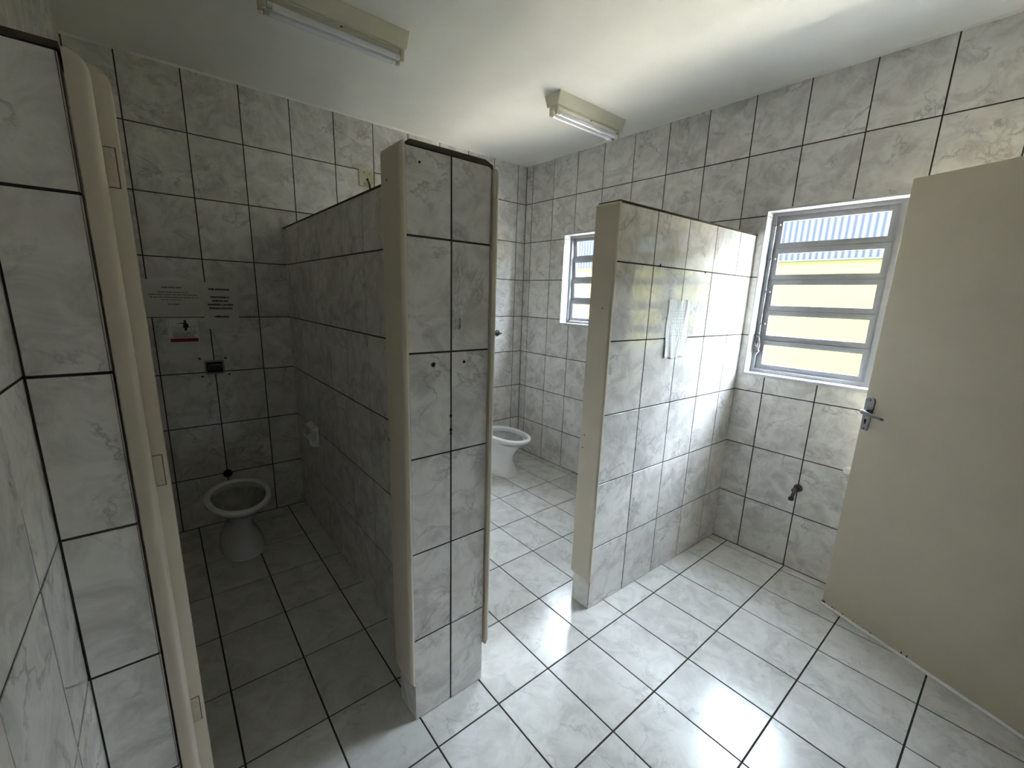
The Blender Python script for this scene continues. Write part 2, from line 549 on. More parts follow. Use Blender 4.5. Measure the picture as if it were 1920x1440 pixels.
# ------------------------------------------------------------------ windows
def window(name, win, nsash, rows, pitch, ph, tilt):
    y0, y1, z0, z1 = win
    D = 0.088                                # depth of the reveal
    root = struct(name, (0, (y0 + y1) / 2, z0))
    oy, oz = (y0 + y1) / 2, z0
    def part(nm, bm, mat, parent=root, **k):
        for v in bm.verts:
            v.co.y -= oy
            v.co.z -= oz
        return obj(nm, bm, mat, parent, **k)
    # tiled reveal
    zs = [z0] + [z for z in HROW if z0 + 0.02 < z < z1 - 0.02] + [z1]
    for a, b in zip(zs, zs[1:]):
        part("reveal_tile", newbox(-0.001, D, y1 - 0.008, y1 - 0.0005, a + 0.001, b - 0.001), M_REVEAL)
        part("reveal_tile", newbox(-0.001, D, y0 + 0.0005, y0 + 0.008, a + 0.001, b - 0.001), M_REVEAL)
    part("reveal_head", newbox(-0.003, D, y0, y1, z1 - 0.010, z1), M_REVEAL)
    part("window_sill", newbox(-0.006, D, y0, y1, z0 - 0.004, z0 + 0.010), M_REVEAL)
    a0, a1, b0, b1 = y0 + 0.008, y1 - 0.008, z0 + 0.010, z1 - 0.010
    F = 0.018
    fx0, fx1 = D - 0.012, D + 0.03
    part("frame_bar", newbox(fx0, fx1, a0, a1, b1 - F, b1), M_ALU)
    part("frame_bar", newbox(fx0, fx1, a0, a1, b0, b0 + F), M_ALU)
    sw = (a1 - a0) / nsash
    for s in range(nsash + 1):
        c = a1 - s * sw
        lo, hi = (c - F, c) if s == 0 else ((c, c + F) if s == nsash else (c - 0.012, c + 0.012))
        part("frame_bar", newbox(fx0, fx1, lo, hi, b0 + F, b1 - F), M_ALU)
    top = b1 - F
    for r in range(1, rows):  # backing bars added behind the sash gaps to stop light leaking through
        z = top - r * pitch
        part("frame_bar", newbox(D + 0.019, D + 0.030, a0 + F, a1 - F, z - 0.014, z + 0.014), M_ALU)
    for s in range(nsash):
        hi_ = a1 - s * sw - (F if s == 0 else 0.012) - 0.002
        lo_ = a1 - (s + 1) * sw + (F if s == nsash - 1 else 0.012) + 0.002
        side = 0.030
        for r in range(rows):
            zt = top - r * pitch
            zb = zt - pitch + 0.0015
            rail = (pitch - ph) / 2
            bm = bmesh.new()
            # four mitred, chamfered rails
            def rail_bar(p):
                loft(bm, p)
            xo, xi, xb = D + 0.002, D + 0.0035, D + 0.016
            O = [(lo_, zb), (hi_, zb), (hi_, zt), (lo_, zt)]
            I = [(lo_ + side, zb + rail), (hi_ - side, zb + rail), (hi_ - side, zt - rail), (lo_ + side, zt - rail)]
            Mi = [(lo_ + side * .55, zb + rail * .55), (hi_ - side * .55, zb + rail * .55), (hi_ - side * .55, zt - rail * .55), (lo_ + side * .55, zt - rail * .55)]
            def V(pp, x):
                return [bm.verts.new((x, p[0] - oy, p[1] - zt)) for p in pp]
            loops = [V(O, xb), V(O, xo), V(Mi, xo), V(I, xi), V(I, xb)]
            for A_, B_ in zip(loops, loops[1:] + loops[:1]):
                for i in range(4):
                    j = (i + 1) % 4
                    bm.faces.new((A_[i], A_[j], B_[j], B_[i]))
            t = tilt[r] if r < len(tilt) else 0
            sash = obj("sash", bm, M_ALU, root, (0, 0, zt - oz), Matrix.Rotation(0, 3, 'Y'))
            # top-hung: the lower edge swings outwards about its top edge
            piv = Vector((D, 0, zt - oz)) * U
            sash.matrix_basis = Matrix.Translation(piv) @ Matrix.Rotation(math.radians(-t), 4, 'Y') @ Matrix.Translation(-Vector((D, 0, 0)) * U)
            bm = newbox(xi + 0.002, xi + 0.005, lo_ + side - 0.003 - oy, hi_ - side + 0.003 - oy, zb + rail - 0.003 - zt, zt - rail + 0.003 - zt)
            obj("pane", bm, M_GLASS, sash)
        if s == 0 and nsash > 1:
            # operating rod with a clip per sash and the cranked latch
            yr = hi_ - 0.001
            xr = D - 0.014
            part("operating_rod", tube(bmesh.new(), [(xr, yr, b0 + 0.10), (xr, yr, b1 - 0.04)], 0.0028, 6), M_ALUD)
            for r in range(rows - 1):
                z = top - r * pitch - 0.045 - 0.01 * r
                bm = bmesh.new()
                lathe(bm, [(0.0, -0.012), (0.0085, -0.010), (0.0085, 0.002), (0.004, 0.004), (0.0, 0.005)], 10, 'x', (xr, yr, z))
                box(bm, xr - 0.004, xr + 0.012, yr - 0.022, yr, z - 0.005, z + 0.004)
                part("rod_clip", bm, M_ALUD)
            zl = top - (rows - 1) * pitch - 0.035
            bm = bmesh.new()
            tube(bm, [(xr - .006, yr + .004, zl + .075), (xr - .012, yr - .004, zl + .06), (xr - .010, yr + .010, zl + .03), (xr - .016, yr + .004, zl), (xr - .012, yr + .012, zl - .025)], 0.0065, 8)
            tube(bm, [(xr - .010, yr - .004, zl + .05), (xr - .008, yr - .012, zl + .01), (xr - .010, yr - .006, zl - .045)], 0.005, 8)
            lathe(bm, [(0.0, -0.022), (0.010, -0.018), (0.010, 0.004), (0.0, 0.006)], 10, 'x', (xr, yr - .006, zl - .03))
            part("latch", bm, M_ALUD)
    return root


window("window_1", WIN1, 2, 5, 0.1688, 0.114, (1.5, 1.5, 1.5, 2.0, 2.0))
window("window_2", WIN2, 1, 4, 0.1652, 0.112, (7, 6, 5, 1))


# ------------------------------------------------------------------ stall partitions
PTOP = 1.830
rows_p = [z for z in HROW if z < PTOP - 0.05] + [PTOP]
YF = -1.932

mp = thing("stall_partition", "T-shaped tiled partition between the two toilet stalls, narrow end post nearest the camera", "partition", (-1.9465, -0.97, 0))
O = Vector((1.9465, 0.97, 0))
def mp_part(nm, bm, mat):
    for v in bm.verts:
        v.co += O
    return obj(nm, bm, mat, mp)
STEM_L, STEM_R = -1.967, -1.857
POST_L, POST_R, POST_B = -2.089, -1.806, -1.817
bm = bmesh.new()
box(bm, STEM_L + BED, STEM_R - BED, POST_B, -0.001, 0, PTOP - 0.010)
box(bm, POST_L + BED, POST_R - BED, YF + BED, POST_B, 0, PTOP + 0.002)
mp_part("core", bm, M_GROUT)
sy = [-0.002, -0.05, -0.303, -0.555, -0.806, -1.058, -1.309, -1.56, POST_B]
tile_face(mp, Vector((STEM_L, 0, 0)) + O, (0, -1, 0), (0, 0, 1), [-y for y in sy], rows_p[:-1] + [PTOP - 0.010])
tile_face(mp, Vector((STEM_R, 0, 0)) + O, (0, 1, 0), (0, 0, 1), sy, rows_p[:-1] + [PTOP - 0.010])
tile_face(mp, Vector((0, YF, 0)) + O, (1, 0, 0), (0, 0, 1), [POST_L, -1.9465, POST_R], rows_p, wob=0.25)
tile_face(mp, Vector((POST_L, 0, 0)) + O, (0, -1, 0), (0, 0, 1), [-YF, -POST_B], rows_p)
tile_face(mp, Vector((POST_R, 0, 0)) + O, (0, 1, 0), (0, 0, 1), [YF, POST_B], rows_p)
# raw brown edge along the top
bm = bmesh.new()
xs0, xs1 = POST_L - 0.002, POST_R + 0.002
loft(bm, [[(xs0 + .01, YF - .002, PTOP), (xs0 + .01, POST_B, PTOP), (xs0 + .018, POST_B, PTOP + .013), (xs0 + .018, YF - .002, PTOP + .013)],
          [(xs1 - .028, YF - .002, PTOP), (xs1 - .028, POST_B, PTOP), (xs1 - .028, POST_B, PTOP + .013), (xs1 - .028, YF - .002, PTOP + .013)],
          [(xs1, YF - .002, PTOP - .008), (xs1, POST_B, PTOP - .008), (xs1, POST_B, PTOP + .002), (xs1, YF - .002, PTOP + .002)]])
mp_part("top_edge", bm, M_BISQUE)
mp_part("top_edge", newbox(STEM_L + .001, STEM_R - .001, POST_B, -0.003, PTOP - 0.010, PTOP - 0.004), M_BISQUE)
# old fixing holes and a smear of glue on the post
def disc_plug(r, d, axis, c, seg=12):
    return lathe(bmesh.new(), [(0.0, -d), (r, -d), (r * 0.9, 0.0006), (0.0, 0.0006)], seg, axis, c)
def front_hole(x, z, r):
    bm = bmesh.new()
    pts = []
    for i in range(10):
        t = 2 * math.pi * i / 10
        rr = r * random.uniform(0.75, 1.2)
        pts.append((x + rr * math.cos(t), z + rr * 1.15 * math.sin(t)))
    prism(bm, pts, 'y', YF - 0.0012, YF + 0.003)
    mp_part("screw_hole", bm, M_BLACK)
for x, z, r in ((-2.008, 1.249, .0055), (-1.900, 1.251, .0045), (-1.948, 1.083, .0045), (-1.948, 1.036, .0055), (-2.045, 1.793, .003), (-1.948, 1.024, .004)):
    front_hole(x, z, r)
bm = bmesh.new()
for k in range(230):
    z = random.uniform(1.35, 1.575)
    if 1.40 < z < 1.44 and random.random() < .6:
        continue
    edge = random.choice((-1, 1)) * random.uniform(.4, 1)
    x = -1.926 + 0.0115 * edge + 0.003 * math.sin(z * 60)
    s = random.uniform(.0008, .0026)
    h = s * random.uniform(1, 3)
    prism(bm, [(x - s, z - h), (x + s * random.uniform(.3, 1), z - h * .6), (x + s, z + h), (x - s * .5, z + h * .7)], 'y', YF - 0.0014, YF + 0.001)
o = mp_part("glue_residue", bm, M_SCUFF)
o["kind"] = "stuff"; o["label"] = "dried white glue smear"

# right partition, a touch out of square with the back wall
ang = math.atan2(-0.036, 1.185)
rp = thing("stall_partition", "shiny tiled partition running to the window wall, crumpled paper stuck on it", "partition", (-1.185, YF, 0), ang)
RL, RT = 1.192, 0.108
obj("core", newbox(BED, RL, BED, RT - BED, 0, PTOP), M_GROUT, rp)
ru = [0.0, 0.262, 0.509, 0.759, 1.002, 1.18]
ru = [0.0, 0.256, 0.506, 0.756, 1.003, RL - 0.006]
tile_face(rp, (0, 0, 0), (1, 0, 0), (0, 0, 1), ru, rows_p, wob=0.10)
tile_face(rp, (0, RT, 0), (-1, 0, 0), (0, 0, 1), [-u for u in ru], rows_p)
tile_face(rp, (0, 0, 0), (0, -1, 0), (0, 0, 1), [0 - RT, 0.0], rows_p)
bm = bmesh.new()
box(bm, -0.002, RL - 0.006, -0.002, RT, PTOP, PTOP + 0.006)
obj("top_edge", bm, M_BISQUE, rp)
for u, z, r in ((0.305, 1.611, .007), (0.690, 1.603, .005), (1.03, 1.50, .002), (0.99, 1.33, .002), (0.93, 1.42, .0015)):
    pts = [(u + r * random.uniform(.6, 1.2) * math.cos(t * .7), z + r * random.uniform(.6, 1.3) * math.sin(t * .7)) for t in range(9)]
    obj("screw_hole", prism(bmesh.new(), pts, 'y', -0.0012, 0.003), M_BLACK, rp)

# short return on the left of the first stall
lp = thing("stall_partition", "narrow one-tile-wide return of tiled partition against the left wall", "partition", (-2.766, YF, 0))
LO = Vector((2.766, -YF, 0))
LX0, LX1 = XL + 0.001, -2.7085
bm = newbox(LX0, LX1 - BED, YF + BED, YF + 0.110, 0, PTOP)
for v in bm.verts: v.co += LO
obj("core", bm, M_GROUT, lp)
tile_face(lp, Vector((0, YF, 0)) + LO, (1, 0, 0), (0, 0, 1), [LX0, LX1], rows_p, wob=0.2)
tile_face(lp, Vector((LX1, 0, 0)) + LO, (0, 1, 0), (0, 0, 1), [YF, YF + .115], rows_p)
bm = newbox(LX0, LX1 + .003, YF - .002, YF + .112, PTOP, PTOP + .011)
for v in bm.verts: v.co += LO
obj("top_edge", bm, M_BISQUE, lp)


# ------------------------------------------------------------------ steel door jambs
def jamb(label, origin, rotz, side, fw, P, depth, z0, z1, hinges=(), rt=0.028, rb=0.02, holes=()):
    """profile in (p, q): p from the wall end towards the opening (times side), q from the wall face inwards"""
    root = thing("door_jamb", label, "door jamb", origin, rotz)
    prof = [(0.0018, -0.009), (fw * 0.45, -0.0115)]
    for k in range(7):
        t = math.pi / 2 * k / 6
        rr = min(0.011, fw * 0.6)
        prof.append((fw - rr + rr * math.sin(t), -0.0115 + rr - rr * math.cos(t)))
    if P > fw + 0.004:
        prof += [(fw, 0.022), (fw - 0.004, 0.024), (fw - 0.004, 0.032), (fw + 0.002, 0.034), (P - 0.004, 0.034), (P - 0.001, 0.035), (P, 0.038)]
    prof += [(P, depth - 0.004), (P - 0.004, depth), (0.0005, depth)]
    prof += [(0.0018, 0.0015)]
    zs = [z0, z0 + rb * .3, z0 + rb * .7, z0 + rb] + [z1 - rt + rt * math.sin(math.pi / 2 * k / 6) for k in range(7)]
    rings = []
    for z in zs:
        ins = 0.0
        if z > z1 - rt:
            d = z - (z1 - rt)
            ins = rt - math.sqrt(max(rt * rt - d * d, 0))
        if z < z0 + rb:
            ins = (z0 + rb - z) * 0.8
        rings.append([(side * min(p, max(P - ins, 0.002) if p > fw else max(fw - ins, 0.002)), q, z) for p, q in prof])
    obj("frame", loft(bmesh.new(), rings), M_CREAM, root, smooth=True)
    for z in hinges:
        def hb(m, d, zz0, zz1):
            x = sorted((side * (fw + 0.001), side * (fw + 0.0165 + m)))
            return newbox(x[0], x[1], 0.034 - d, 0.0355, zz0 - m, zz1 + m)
        h = obj("hinge_leaf", hb(0, 0.0016, z - .034, z + .034), M_CREAM, root)
        obj("gap_shade", hb(0.0016, 0.0005, z - .034, z + .034), M_GAP_CHIPS, h)  # dark plate paints the shaded gap round the hinge leaf
        for dz in (-.022, 0.0, .022):
            p_ = fw + (0.0115 if dz else 0.0065)
            obj("screw", lathe(bmesh.new(), [(0, 0), (.0030, 0), (.0026, -.0010), (0, -.0012)], 10, 'y'), M_CREAM, h, (side * p_, 0.034 - .0016, z + dz))
    for q, z in holes:
        bm = lathe(bmesh.new(), [(0, -.002), (.003, -.002), (.003, .0005), (0, .0005)], 10, 'x')
        for v in bm.verts:
            v.co.x *= side
        obj("screw_hole", bm, M_BLACK, root, (side * P, q, z))
    return root


jamb("cream steel door jamb with three old hinge leaves at far left", (LX1 + .0035, YF, 0), 0, 1, 0.033, 0.058, 0.113, 0.165, 1.832, hinges=(1.664, 1.060, 0.424))
jamb("cream steel door jamb on left edge of the narrow post, opening onto the dark stall", (POST_L, YF, 0), 0, -1, 0.020, 0.020, 0.108, 0.155, 1.836, holes=((0.067, 1.749), (0.10, 1.004)), rt=0.02)
jamb("cream steel door jamb on right edge of the narrow post", (POST_R, YF, 0), 0, 1, 0.022, 0.022, 0.108, 0.162, 1.822, rt=0.012)
jamb("cream steel door jamb on the free end of the shiny partition", (-1.185, YF, 0), ang, -1, 0.021, 0.021, 0.106, 0.150, 1.828, holes=((0.03, 1.42), (0.085, 0.80), (0.08, 0.86)), rt=0.01)


# ------------------------------------------------------------------ toilets
def toilet(label, loc):
    root = thing("toilet", label, "toilet", loc, 0, "white toilets without seats")
    n = 40
    def ring(z, hw, f, b, p=2.0):
        """front at y = -f, back at y = -b"""
        cyy = -(f * 0.45 + b * 0.55)
        out = []
        for i in range(n):
            t = 2 * math.pi * i / n
            c, s = math.cos(t), math.sin(t)
            x = hw * math.copysign(abs(c) ** (2 / p), c)
            yy = math.copysign(abs(s) ** (2 / p), s)
            y = cyy + (yy * (cyy * -1 - b) if yy > 0 else yy * (f + cyy))
            out.append((x, y, z))
        return out
    ped = [ring(0, .108, .546, .14, 2.5), ring(.018, .107, .544, .14, 2.5), ring(.05, .095, .530, .145, 2.4), ring(.09, .077, .513, .15, 2.3),
           ring(.13, .065, .503, .155, 2.2), ring(.17, .063, .507, .16, 2.15), ring(.21, .075, .534, .17, 2.1), ring(.25, .098, .568, .18, 2.1),
           ring(.28, .121, .610, .19, 2.1), ring(.308, .143, .650, .195, 2.1), ring(.325, .152, .668, .198, 2.1)]
    obj("pedestal", loft(bmesh.new(), ped, cap1=False), M_PORC, root, smooth=True)
    rim = [ring(.316, .1495, .661, .200, 2.1), ring(.323, .1530, .669, .197, 2.1), ring(.327, .157, .676, .193, 2.1), ring(.340, .159, .680, .190, 2.1), ring(.346, .155, .675, .195, 2.1),
           ring(.348, .150, .669, .202, 2.1), ring(.347, .131, .648, .238, 2.1), ring(.343, .127, .644, .243, 2.1), ring(.314, .126, .642, .244, 2.1),
           ring(.310, .129, .645, .241, 2.1), ring(.310, .139, .655, .232, 2.1)]
    obj("bowl_rim", loft(bmesh.new(), rim, cap0=False, cap1=False), M_PORC, root, smooth=True)
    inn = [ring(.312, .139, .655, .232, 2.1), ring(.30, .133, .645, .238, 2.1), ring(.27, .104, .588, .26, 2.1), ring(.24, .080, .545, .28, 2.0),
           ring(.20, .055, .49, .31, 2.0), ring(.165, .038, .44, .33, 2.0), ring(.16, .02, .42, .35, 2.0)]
    obj("bowl_interior", loft(bmesh.new(), inn, cap0=False), M_PORC_GREY, root, smooth=True)  # bowl inside is a greyer, mottled porcelain
    # spigot for the flush pipe at the back
    obj("inlet_spigot", lathe(bmesh.new(), [(.026, -.205), (.026, -.175), (.031, -.172), (.031, -.16), (.024, -.158), (.022, -.176), (.0, -.178)], 20, 'y', (0, 0, .268)), M_PORC, root, smooth=True)
    for s in (-1, 1):
        obj("floor_bolt", lathe(bmesh.new(), [(.008, 0), (.008, .006), (.004, .012), (0, .013)], 10, 'z', (s * .078, -.33, .052)), M_DARKM, root, smooth=True)
    return root


toilet("white ceramic toilet without seat in the dark left stall", (-2.388, 0.0, 0))
toilet("white ceramic toilet without seat in the brighter right stall", (-0.478, 0.015, 0))
# pipe ends left in the walls
hole = tag(obj("flush_pipe_end", lathe(bmesh.new(), [(.0, -.004), (.018, -.004), (.022, -.010), (.025, -.006), (.025, .003), (.0, .003)], 20, 'y'), M_BLACK, None, (-2.392, -0.001, 0.318)),
           "open black flush pipe end in the wall above the dark stall's toilet", "pipe")

# ------------------------------------------------------------------ flush valve
fv = thing("flush_valve", "dark recessed flush valve with chrome rim on the left stall's back wall", "flush valve", (-2.394, 0, 0.993))
bm = bmesh.new()
w, h = .048, .041
def rr_poly(w, h, r, k=5):
    out = []
    for cx, cz, a0 in ((w - r, h - r, 0), (-w + r, h - r, 90), (-w + r, -h + r, 180), (w - r, -h + r, 270)):
        for i in range(k):
            t = math.radians(a0 + 90 * i / (k - 1))
            out.append((cx + r * math.cos(t), cz + r * math.sin(t)))
    return out
oA, oB = rr_poly(w, h, .010), rr_poly(w - .009, h - .009, .006)
loft(bm, [[(a, 0.001, b) for a, b in oA], [(a, -.010, b) for a, b in oA], [(a * .97, -.013, b * .97) for a, b in oA], [(a, -.012, b) for a, b in oB], [(a, 0.0, b) for a, b in oB]], cap0=False, cap1=False)
obj("bezel", bm, M_CHROME, fv)
obj("recess", prism(bmesh.new(), oB, 'y', -.0015, 0.001), M_BLACK, fv)
bm = bevbox(-.029, .029, -.020, -.002, -.026, .014, .004, 1)
obj("push_lever", bm, M_LEVER, fv)
bm = bmesh.new(); tube(bm, [(-.031, -.008, -.012), (-.030, -.018, .012), (-.024, -.021, .017), (.024, -.021, .017), (.030, -.018, .012), (.031, -.008, -.004)], .003, 8)
obj("lever_rim", bm, M_CHROME, fv)
for x, z in ((-2.462, 1.047), (-2.335, 1.043), (-2.458, 0.940), (-2.325, 0.944)):
    pts = [(x + .008 * random.uniform(.6, 1.2) * math.cos(t * .7), z + .006 * random.uniform(.6, 1.3) * math.sin(t * .7)) for t in range(9)]
    obj("screw_hole", prism(bmesh.new(), pts, 'y', -.0012, .002), M_BLACK, wb)

# ------------------------------------------------------------------ paper holder on the middle partition
ph = thing("toilet_paper_holder", "small white ceramic toilet paper holder on the dark stall's right side", "paper holder", (STEM_L, -0.415, 0.600))
def hx(bm):
    return bm
obj("back_plate", bevbox(-.010, .0, -.075, .075, -.045, .075, .004), M_PORC, ph)
obj("upper_lip", prism(bmesh.new(), [(-.002, .075), (-.034, .062), (-.034, .054), (-.002, .046)], 'y', -.075, .075), M_PORC, ph)
obj("lower_tray", prism(bmesh.new(), [(-.002, .0), (-.038, -.012), (-.046, .006), (-.054, .004), (-.050, -.030), (-.030, -.045), (-.002, -.045)], 'y', -.075, .075), M_PORC, ph)

# ------------------------------------------------------------------ paper notices (dark stall)
def text_mesh(body, size):
    cu = bpy.data.curves.new("print", 'FONT')
    cu.body = body
    cu.align_x = 'CENTER'
    cu.size = size * U
    cu.resolution_u = 2
    t = bpy.data.objects.new("print", cu)
    COL.objects.link(t)
    dg = bpy.context.evaluated_depsgraph_get()
    dg.update()
    me = bpy.data.meshes.new_from_object(t.evaluated_get(dg))
    bpy.data.objects.remove(t)
    bpy.data.curves.remove(cu)
    return me


def wall_print(parent, name, bm_flat, mat, lift):
    """bm_flat drawn in (x, z) as a bmesh at y = 0"""
    return obj(name, bm_flat, mat, parent, (0, -lift, 0))


def sheet(w, h, seg=6, curl=0.0025):
    bm = bmesh.new()
    grid = [[bm.verts.new((-w / 2 + w * i / seg, -0.0012 - curl * (0.5 + 0.5 * math.sin(i * 2.1 + j * 1.3)) * (1 if j in (0, seg) or i in (0, seg) else .4), -h / 2 + h * j / seg)) for i in range(seg + 1)] for j in range(seg + 1)]
    for j in range(seg):
        for i in range(seg):
            bm.faces.new((grid[j][i], grid[j][i + 1], grid[j + 1][i + 1], grid[j + 1][i]))
    r = bmesh.ops.extrude_face_region(bm, geom=bm.faces[:])
    for e in r["geom"]:
        if isinstance(e, bmesh.types.BMVert):
            e.co.y += 0.0006
    return bm


def flat_rects(rects, y=0.0):
    bm = bmesh.new()
    for x0, x1, z0, z1 in rects:
        box(bm, x0, x1, y - 0.0002, y + 0.0002, z0, z1)
    return bm


def blur_line(xc, w, z, hh):
    """an illegible line of print: word-length dashes"""
    out = []
    x = xc - w / 2
    while x < xc + w / 2 - .004:
        l = min(random.uniform(.012, .035), xc + w / 2 - x)
        out.append((x, x + l, z - hh / 2, z + hh / 2))
        x += l + .0035
    return out


def lines_of_text(parent, lines, mat, bold=True):
    bm = bmesh.new()
    for body, z, size in lines:
        me = text_mesh(body, size)
        me.transform(Matrix.Scale(1 / U, 4))
        me.transform(Matrix.Rotation(math.radians(90), 4, 'X'))
        me.transform(Matrix.Translation((0, 0, z)))
        bm.from_mesh(me)
        if bold:
            for dx, dz in ((-.0013, 0), (.0026, 0), (0, .0009), (-.0026, 0)):
                me.transform(Matrix.Translation((dx, -0.00003, dz)))
                bm.from_mesh(me)
        bpy.data.meshes.remove(me)
    o = obj("printed_text", bm, mat, parent, (0, -.0052, 0))
    o["kind"] = "stuff"
    return o


random.seed(5)
n1 = thing("paper_notice", "landscape white paper notice with small faint print, dark stall", "notice", (-2.548, 0, 1.386))
obj("sheet", sheet(.250, .199), M_PAPER2, n1)
obj("printed_text", flat_rects(blur_line(.0, .085, .060, .008) + blur_line(.004, .135, .035, .005) + blur_line(.005, .215, .021, .005) + blur_line(.01, .215, .007, .005) + blur_line(-.005, .09, -.006, .004) + blur_line(.0, .05, -.030, .006)), M_GREYINK, n1, (0, -.0052, 0))["kind"] = "stuff"
n2 = thing("paper_notice", "portrait white paper notice with bold capital lettering, dark stall", "notice", (-2.331, 0, 1.350))
obj("sheet", sheet(.170, .262), M_PAPER2, n2)
lines_of_text(n2, [("POR GENTILEZA", .088, .0135), ("MANTENHA A", .044, .0135), ("LIMPEZA DO", .023, .0135), ("BANHEIRO, OUTRAS", .002, .0132), ("PESSOAS UTILIZAM", -.019, .0132), ("OBRIGADA!", -.067, .0135)], M_INK)
n2.location.y -= 0.004 * U
n3 = thing("hygiene_sticker", "small white sticker with black figure and red bottom band", "sticker", (-2.519, 0, 1.208))
obj("sheet", sheet(.137, .130, 4, .001), M_PAPER, n3)
bm = bmesh.new()
def flat_poly(pts):
    prism(bm, pts, 'y', -.0002, .0002)
# standing figure with an outstretched arm
flat_poly([(.011 + .0065 * math.cos(t * .628), .054 + .0070 * math.sin(t * .628)) for t in range(10)])
flat_poly([(.004, .047), (.018, .047), (.025, .034), (.026, .018), (-.001, .018), (.002, .032)])
flat_poly([(.005, .019), (.018, .019), (.017, .002), (.006, .002)])
flat_poly([(.005, .046), (.003, .040), (-.018, .043), (-.018, .046)])
obj("figure_print", bm, M_INK, n3, (0, -.0028, 0))
bm = bmesh.new()
def outline(pts, wd=.0009):
    for (a, b), (c, d) in zip(pts, pts[1:]):
        L_ = math.hypot(c - a, d - b) or 1
        nx, nz = -(d - b) / L_ * wd, (c - a) / L_ * wd
        prism(bm, [(a + nx, b + nz), (c + nx, d + nz), (c - nx, d - nz), (a - nx, b - nz)], 'y', -.0002, .0002)
for cx in (-.040, -.014, .044):
    s = 1.25 if cx > 0 else 1
    outline([(cx - .011 * s, .020 * s), (cx + .011 * s, .020 * s), (cx + .004 * s, .010), (cx + .007 * s, .001), (cx - .007 * s, .001), (cx - .004 * s, .010), (cx - .011 * s, .020 * s)])
outline([(-.020, .041), (-.028, .044), (-.026, .038), (-.020, .041)])
outline([(-.062, .060), (-.062, .004), (-.056, -.003), (.056, -.003), (.062, .004), (.062, .060)], .0005)
obj("fixture_print", bm, M_GREYINK, n3, (0, -.0028, 0))
obj("printed_text", flat_rects(blur_line(.006, .112, -.010, .0035) + blur_line(0, .10, -.018, .0035) + blur_line(.0, .10, -.026, .0035) + blur_line(0, .095, -.034, .0035)), M_GREYINK, n3, (0, -.0028, 0))["kind"] = "stuff"
obj("red_band", flat_rects([(-.064, .064, -.061, -.041)]), M_RED, n3, (0, -.0028, 0))

# ------------------------------------------------------------------ crumpled paper on the shiny partition
cp = thing("crumpled_paper", "crumpled white sheet taped on the shiny partition", "paper", (0, 0, 0))
cp.matrix_basis = rp.matrix_basis @ Matrix.Translation(Vector((0.495, 0, 1.328)) * U)
bm = bmesh.new()
W_, H_, nx_, nz_ = .188, .272, 40, 36
G = []
for j in range(nz_ + 1):
    row = []
    for i in range(nx_ + 1):
        u, v = i / nx_, j / nz_
        ph_ = u * 17 + 5 * u * u + 2.6 * math.sin(v * 2.7 + u * 3) + 3.2 * v * (0.6 - u)
        fold = (0.5 + 0.5 * math.sin(ph_)) ** 2.2 * (0.55 + 0.45 * math.sin(u * 5.3 + v * 4))
        fold2 = abs(math.sin(u * 29 - 6 * v + 2.5 * math.sin(v * 4 + u * 6))) * (0.5 + 0.5 * math.sin(u * 9 + 2))
        amp = .0060 * (0.35 + 0.65 * abs(2 * v - 1) ** .6)
        d = .0015 + amp * fold + .0012 * fold2 + .0008 * random.random()
        edge = .003 * math.sin(v * 9) * (1 if i in (0, nx_) else 0)
        row.append(bm.verts.new((-W_ / 2 + W_ * u + edge, -d, -H_ / 2 + H_ * v + .004 * math.sin(u * 11) * (1 if j in (0, nz_) else 0))))
    G.append(row)
for j in range(nz_):
    for i in range(nx_):
        bm.faces.new((G[j][i], G[j][i + 1], G[j + 1][i + 1], G[j + 1][i]))
r_ = bmesh.ops.extrude_face_region(bm, geom=bm.faces[:])
for e in r_["geom"]:
    if isinstance(e, bmesh.types.BMVert):
        e.co.y += 0.0005
obj("sheet", bm, M_PAPER, cp)
obj("printed_text", flat_rects(sum([blur_line(-.005, .12, z, .0015) for z in (.085, .072, .060, .045, .030, -.002, -.016, -.03)], [])), M_PALEINK, cp, (0, -.0068, 0))["kind"] = "stuff"

